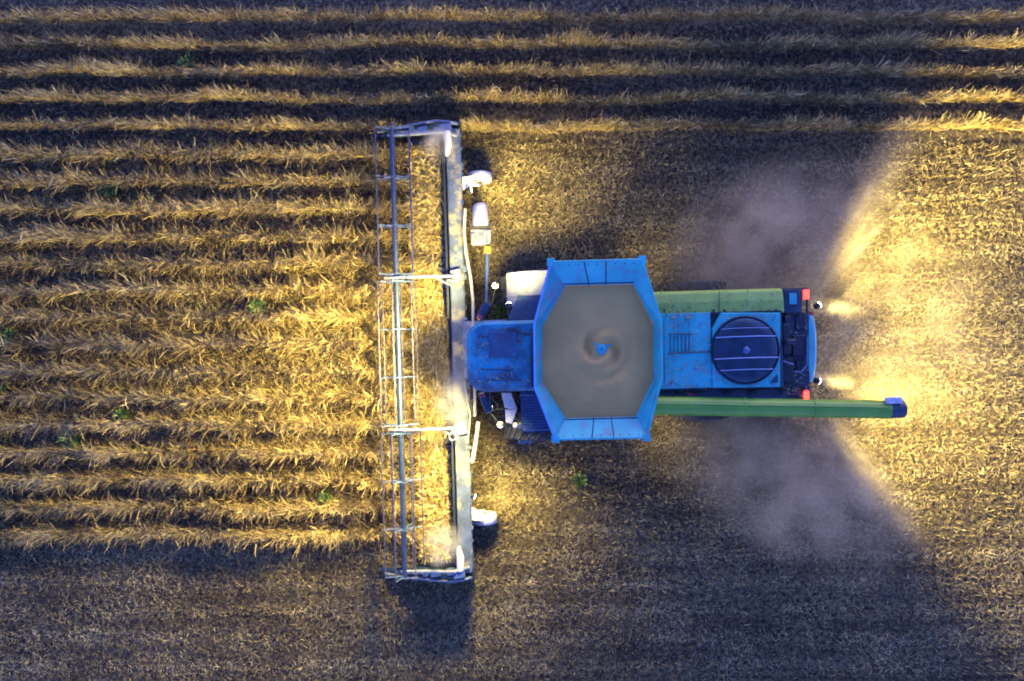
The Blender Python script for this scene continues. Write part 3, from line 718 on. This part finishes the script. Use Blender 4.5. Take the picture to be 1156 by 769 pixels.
# end panels with pointed crop dividers
for s, y, pe in ((1, YT, 145), (-1, YB, 649)):
    mb = MB(); X0 = hx(438 if s>0 else 446, .8, pe)
    prof = [(X0-.55,.12),(X0+.0,.42),(XK+.2,.85),(XB0,1.12),(XB1,1.15),(XB1,.12)]
    rings = [[Vector((x, y+s*dy, z)) for x,z in prof] for dy in (0,.06)]
    mb.loft(rings, closed=True, caps=True); ep = mb.build('end_panel', NAVY, H, .015)
    mb = MB(); mb.tube([(X0-.35,y+s*.09,.35),(X0+.3,y+s*.10,.70),(XB0-.15,y+s*.13,1.08),(XB0+.2,y+s*.06,1.17),(XB1-.05,y+s*.0,1.2)], .035, 8); mb.tube([(X0+.1,y-s*.05,.9),(XB0-.3,y-s*.12,1.0)], .03, 8); mb.build('divider_rod', GREY, H)
    mb = MB(); 
    for (dx,dy,sx,sy) in ((-.62,0,.2,.16),(-.3,.02,.26,.14),(.1,-.02,.22,.18)): mb.nxt(); mb.box((XB0+dx-.2, y-s*(.10-dy), 1.02), (sx,sy,.14), rz=random.uniform(-.2,.2))
    mb.nxt(); mb.box((XB0+.12,y-s*.12,1.2),(.30,.24,.12), rz=.1)
    mb.build_all('end_drive', STEEL, H, .015)
    mb = MB(); mb.tube([(XB0+.15,y-s*.20,1.22),(XB0+.17,y-s*.55,1.24),(XB0+.12,y-s*.82,1.16)], [.09,.10,.05], 14); mb.build('drive_cover', WHITE, H)
    mb = MB(); mb.tube([(XR-.45,y-s*.1,ZR-.05),(XR+.45,y-s*.1,ZR)], .04, 8); mb.tube([(XR-.3,y-s*.22,ZR-.2),(XR+.2,y-s*.24,ZR-.2)], .03, 8); mb.build('divider_guard', NAVYD, H)
# hoses, gearbox, driveline
mb = MB(); mb.tube([HL(x,y,1.25) for x,y in ((525,236),(524,262),(526,285),(531,312),(534,340),(534,380),(536,410),(536,470))], .042, 10); mb.build('hose_bundle', HOSE, H)
mb = MB(); mb.tube([HL(x,y,1.25) for x,y in ((540,476),(537,500),(533,522))], .055, 10); mb.tube([HL(524,430,1.25), HL(531,470,1.25), HL(528,500,1.25)], .02, 8); mb.build('hose_sleeve', HOSE, H)
mb = MB(); c = HL(543,268,1.2); mb.box(c, (.52,.40,.3)); mb.box(c+Vector((-.2,0,.17)), (.1,.2,.06)); mb.box(c+Vector((.20,-.02,.1)), (.12,.36,.2)); gb = mb.build('gearbox', GREY, H, .03)
mb = MB(); mb.box(c+Vector((0,.235,.02)), (.50,.05,.32)); mb.build('gearbox_flange', BLACK, H, .01)
mb = MB(); mb.tube([c+Vector((.0,.27,.02)), c+Vector((-.0,.8,.02)), c+Vector((-.01,.87,.02))], [.225,.19,.13], 20); mb.build('drive_shield', mat('grey_plastic',(.36,.34,.34),.6), H)
mb = MB(); p0, p1 = HL(550,284,1.25), HL(549,345,1.45); mb.tube([p0,p0.lerp(p1,.55)], .045, 12); mb.tube([p0.lerp(p1,.55),p1], .032, 12); mb.build('drive_shaft', STEEL, H)
mb = MB(); mb.tube([HL(550.5,279,1.25), HL(550,286,1.25)], .09, 14); mb.build('shaft_guard', AMBER, H)
# gauge wheels
def gauge(px, py, s):
    c = HL(px, py, .35)
    mb = MB(); rings = []
    lathe(mb, [(.08,-.13),(.24,-.15),(.33,-.12),(.35,0),(.33,.12),(.24,.15),(.08,.13)], (c.x,c.y,.35), 32); mb.build('gauge_wheel', WHITE, H)
    mb = MB(); mb.tube([(XB1-.05,c.y+s*.25,.75),(c.x-.05,c.y+s*.26,.72),(c.x,c.y+s*.2,.36)], .045, 8); mb.slab([(XB1,c.y+s*.1,.95),(XB1+.3,c.y+s*.05,.85),(XB1+.3,c.y+s*.25,.85),(XB1,c.y+s*.45,.95)], .03); mb.build('gauge_arm', WHITE, H)
gauge(541, 201, -1); gauge(547, 585, 1)

# ---- chaff that has settled on the flat tops (stuff)
def chaff():
    B = []
    for (x0,y0,x1,y1,z,n) in ((745,355,802,437,ZD,260),(806,356,880,436,ZD+.05,160),(535,370,603,434,ZC-.03,220),(742,330,884,352,3.27,160),(884,354,913,444,3.0,150)):
        xx = x0+(x1-x0)*rng.random(n); yy = y0+(y1-y0)*rng.beta(.55,.55,n)
        for a, b in zip(xx, yy):
            if (a-841)**2+(b-395.5)**2 < 40**2: continue
            p = L(a,b,z); B.append((p.x,p.y,z+.012))
    b = np.array(B); n = len(b); a = rng.uniform(0,6.28,n); ln = rng.uniform(.03,.09,n)
    o = blades('chaff', STRAW, b, b+np.stack([np.cos(a)*ln,np.sin(a)*ln,rng.uniform(0,.01,n)],1), rng.uniform(.010,.022,n), rng.uniform(.35,.9,n))
    o.location = ROOT; o.rotation_euler = (0,0,ROT)
    tag(o, 'bits of chaff and straw settled on the flat tops of the harvester', 'chaff', kind='stuff')
chaff()

# ---- cut crop lying on the belts (stuff)
def cut_crop():
    n = 26000
    y = rng.uniform(YB+.3, YT-.35, n)
    x = rng.uniform(XK-.1, XB0-.03, n)
    f = (x-XK)/(XB0-XK)
    keep = rng.random(n) < np.clip(1.15 - np.clip(f-.50+.14*fbm(y, y*0, 1.6, 3),0,1)*2.6, .02, 1)*np.where(fbm(x*2,y,1.3,4)>-1.2,1,.15)
    x, y = x[keep], y[keep]; n = len(x); f = (x-XK)/(XB0-XK)
    z = .18+.42*np.clip(f,0,1) + rng.uniform(0,.14,n)
    a = rng.uniform(0,2*np.pi,n); ln = rng.uniform(.08,.28,n)
    b = np.stack([x,y,z],1); t = b+np.stack([np.cos(a)*ln*.7, np.sin(a)*ln, rng.normal(.0,.05,n)],1); t[:,0] = np.minimum(t[:,0], XB0-.02)
    o = blades('cut_crop', YELLOW, b, t, rng.uniform(.014,.034,n), np.clip(rng.normal(.55,.25,n),0,1))
    loc = C.location + Matrix.Rotation(ROT,3,'Z') @ H.location
    o.location = loc; o.rotation_euler = (0,0,ROT)
    tag(o, 'golden freshly cut crop flowing over the header belts behind the reel', 'cut crop', kind='stuff')
cut_crop()

# ================================================================== WORK LAMPS (lit lamps, plus a few added fill spots)
def lamp(px, py, z, aim, power, cone, blend=.6, color=(1,.83,.27), size=.08, fixture=True, az=0.):
    size = .32; power = power*.92
    p = L(px,py,z); q = Rm @ (W(aim[0], aim[1], az) - ROOT)
    d = (q-p).normalized()
    ld = bpy.data.lights.new('work_lamp_light', 'SPOT'); ld.energy = power; ld.spot_size = R(cone); ld.spot_blend = blend; ld.color = color; ld.shadow_soft_size = size
    lo = bpy.data.objects.new('work_lamp_light', ld); col.objects.link(lo); lo.parent = C; lo.location = p + d*.09
    lo.rotation_euler = d.to_track_quat('-Z','Y').to_euler()
    if fixture:
        mb = MB(); mb.tube([p-d*.09, p+d*.03], [.05,.075], 14); wl = P('work_lamp', mb, BLACK)
        mb = MB(); mb.tube([p+d*.032, p+d*.045], .066, 14); mb.build('lens', LENS, wl)
# forward, under the cab roof's front lip
lamp(538,376,3.38,(300,120),1050,115); lamp(538,428,3.38,(330,690),1350,115); lamp(549,456,3.3,(310,740),1300,84,1.)  # third spot is added to brighten the ground at lower left
lamp(536,390,3.38,(150,290),1350,95);  lamp(536,414,3.38,(150,480),1350,95)
lamp(541,371,3.38,(478,210),90,95,1.);   lamp(541,433,3.38,(478,590),70,95,1.)
# sideways, at the cab's rear and front corners
lamp(574,345,3.5,(575,180),560,84,1.); lamp(553,456,3.3,(550,640),480,90,1.)
lamp(536,402,3.38,(500,400),70,130,1.)  # added fill spot, brightens the header in front of the cab
mb = MB(); mb.tube([L(574,345,3.58), L(574,366,3.6)], .02, 8); mb.nxt(); mb.tube([L(553,456,3.38), L(553,440,3.55)], .02, 8); mb.build_all('lamp_bracket', NAVYD, C)
# low access lamps under the tank corners
lamp(722,330,1.9,(740,276),60,65,1.); lamp(722,462,1.9,(762,500),60,65,1.)
# stubble lamps on the header's back
lamp(530,215,1.0,(640,190),190,120,1.); lamp(534,560,1.0,(640,590),190,120,1.)
# rear: two clusters at the tail corners; each weak spot is added fill
for ax, ay, pw, cn in ((1190,125,2700,56),(1270,240,1750,78),(975,335,70,100)): lamp(923,345,2.7,(ax,ay),pw,cn,1., (1,.83,.27) if pw > 200 else (1,.93,.8))
for ax, ay, pw, cn in ((1270,400,1700,78),(1190,565,2800,68),(975,445,70,100)): lamp(923,430,2.7,(ax,ay),pw,cn,1., (1,.83,.27) if pw > 200 else (1,.93,.8))

# ================================================================== WEEDS
WEED = tinted('weed_leaf', [(0,(.04,.07,.02)), (.5,(.10,.16,.04)), (1,(.22,.30,.08))])
def weed(px, py, r, lab, h=.35):
    n = int(200 + r*500); r *= rng.uniform(1.0, 1.5); c = W(px, py, .2)
    a = rng.uniform(0,2*np.pi,n); rr_ = np.sqrt(rng.random(n))*r
    zb = rng.uniform(.0,h,n); b = np.stack([np.cos(a)*rr_*.6, np.sin(a)*rr_*.6, zb],1)
    ln = rng.uniform(.05,.13,n); t = b+np.stack([np.cos(a)*ln, np.sin(a)*ln, rng.uniform(-.01,.08,n)],1)
    o = blades('weed', WEED, b, t, rng.uniform(.02,.06,n), rng.random(n)); o.location = (c.x, c.y, 0)
    tag(o, lab, 'weed', 'green weeds in the crop')
weed(213,72,.22,'dull green weed between the third and fourth crop rows near the upper left', .42)
weed(127,215,.20,'small green weed in the shaded gap at the left, above the middle rows', .42)
weed(293,347,.26,'bright green weed in the lit crop left of the reel', .5)
weed(12,380,.20,'green weed at the left edge of the photo, level with the cab', .42)
weed(84,494,.22,'pale green weed in the lower left crop rows', .5)
weed(138,468,.13,'tiny green weed above the lower left crop rows', .42)
weed(367,560,.12,'small yellow green weed low in the crop before the reel', .42)
weed(655,543,.15,'green weed alone on the dark stubble below the tank', .12)
weed(566,354,.24,'vivid green weed lit on the ground beside the upper cab mirror', .3)
weed(4,441,.14,'small green weed on the left border of the photo below cab level', .6)

# ================================================================== DUST (real volumes)
def dust(name, c, rad, dens, lab, rz=0., nscale=1.3, color=(.85,.80,.76), edge=.35, thr=.42):
    bm = bmesh.new(); bmesh.ops.create_icosphere(bm, subdivisions=3, radius=1.0); me = bpy.data.meshes.new(name); bm.to_mesh(me); bm.free()
    o = bpy.data.objects.new(name, me); col.objects.link(o); o.location = c; o.scale = rad; o.rotation_euler = (0,0,rz)
    m = bpy.data.materials.new(name+'_vapour'); m.use_nodes = True; t = m.node_tree; t.nodes.clear()
    out = t.nodes.new('ShaderNodeOutputMaterial'); v = t.nodes.new('ShaderNodeVolumePrincipled'); t.links.new(v.outputs[0], out.inputs['Volume'])
    v.inputs['Color'].default_value = (*color,1); v.inputs['Anisotropy'].default_value = .1
    tc = t.nodes.new('ShaderNodeTexCoord'); ge = t.nodes.new('ShaderNodeNewGeometry')
    ln = t.nodes.new('ShaderNodeVectorMath'); ln.operation = 'LENGTH'; t.links.new(tc.outputs['Object'], ln.inputs[0])
    mr = t.nodes.new('ShaderNodeMapRange'); mr.interpolation_type = 'SMOOTHSTEP'; mr.inputs[1].default_value = 1.; mr.inputs[2].default_value = edge*.3; mr.inputs[3].default_value=0; mr.inputs[4].default_value=1
    t.links.new(ln.outputs['Value'], mr.inputs[0])
    n = t.nodes.new('ShaderNodeTexNoise'); n.inputs['Scale'].default_value = nscale; n.inputs['Detail'].default_value = 3; t.links.new(ge.outputs['Position'], n.inputs['Vector'])
    mr2 = t.nodes.new('ShaderNodeMapRange'); mr2.inputs[1].default_value = thr; mr2.inputs[2].default_value = .68; mr2.inputs[3].default_value = .12; mr2.inputs[4].default_value = 1.
    t.links.new(n.outputs[0], mr2.inputs[0])
    mu = t.nodes.new('ShaderNodeMath'); mu.operation = 'MULTIPLY'; t.links.new(mr.outputs[0], mu.inputs[0]); t.links.new(mr2.outputs[0], mu.inputs[1])
    mu2 = t.nodes.new('ShaderNodeMath'); mu2.operation = 'MULTIPLY'; t.links.new(mu.outputs[0], mu2.inputs[0]); mu2.inputs[1].default_value = dens
    t.links.new(mu2.outputs[0], v.inputs['Density'])
    me.materials.append(m)
    tag(o, lab, 'dust', kind='stuff')
def wd(px,py,z): return W(px,py,z)
DC = (1.,.80,.52)
dust('dust_cloud', wd(858,275,1.2), (3.8,2.3,1.3), 1.0, 'mauve grey dust hanging over the dark ground above the tail of the harvester', R(32), 1.1, DC, 0., .36)
dust('dust_cloud', wd(880,545,1.2), (4.3,2.2,1.3), .95, 'mauve grey dust drifting over the dark ground below the unloading auger', R(-35), 1.1, DC, 0., .36)
dust('dust_plume', wd(965,240,1.1), (3.8,1.0,.9), .55, 'pale lit dust plume fanning up and right from the upper corner of the tail', R(58), 1.6, DC, 0., .36)
dust('dust_plume', wd(965,535,1.1), (3.4,.9,.9), 1.0, 'pale lit dust plume fanning down and right past the unloading auger', R(-50), 1.6, DC, 0., .36)
dust('dust_cloud', wd(1010,375,1.1), (4.2,3.9,1.2), .30, 'thin lit dust spreading behind the tail of the harvester', 0, 1.0, DC, 0.)
dust('dust_puff', wd(944,350,1.9), (1.0,.34,.4), 1.1, 'small white dust puff at the upper rear work lamp', R(-10), 3., DC, 0.)
dust('dust_puff', wd(938,428,1.9), (.75,.30,.4), 1.2, 'small white dust puff at the lower rear work lamp', R(-10), 3., DC, 0.)
for k, (x0,y0,x1,y1,wd_) in enumerate(((914,336,1000,180,.13),(920,336,1030,215,.11),(930,325,975,250,.09),(920,470,990,556,.13),(930,455,1010,575,.16))):
    a, b = W(x0,y0,1.2), W(x1,y1,.9); d = b-a
    dust('dust_streak', (a+b)/2, (d.length/2*1.25, wd_*1.2, .3), 2.0, ['long pale dust streak thrown up and right from the upper tail lamp','second dust streak, just right of the longest one above the tail','short faint dust streak close to the upper tail lamp','thin dust streak thrown down from the tail past the unloading auger','broader dust streak below the middle of the unloading auger'][k], math.atan2(d.y,d.x), 2., DC, 0.)
dust('dust_puff', wd(512,450,1.45), (.62,1.15,.5), 4., 'pale dust billowing at the feeder opening of the header', 0, 2.)
dust('dust_puff', wd(500,615,1.4), (.62,.72,.5), 4.5, 'lilac dust at the lower end of the header belts', 0, 2.)
dust('dust_puff', wd(496,162,1.3), (.6,.6,.4), 4., 'faint dust at the upper end of the header belts', 0, 2.)
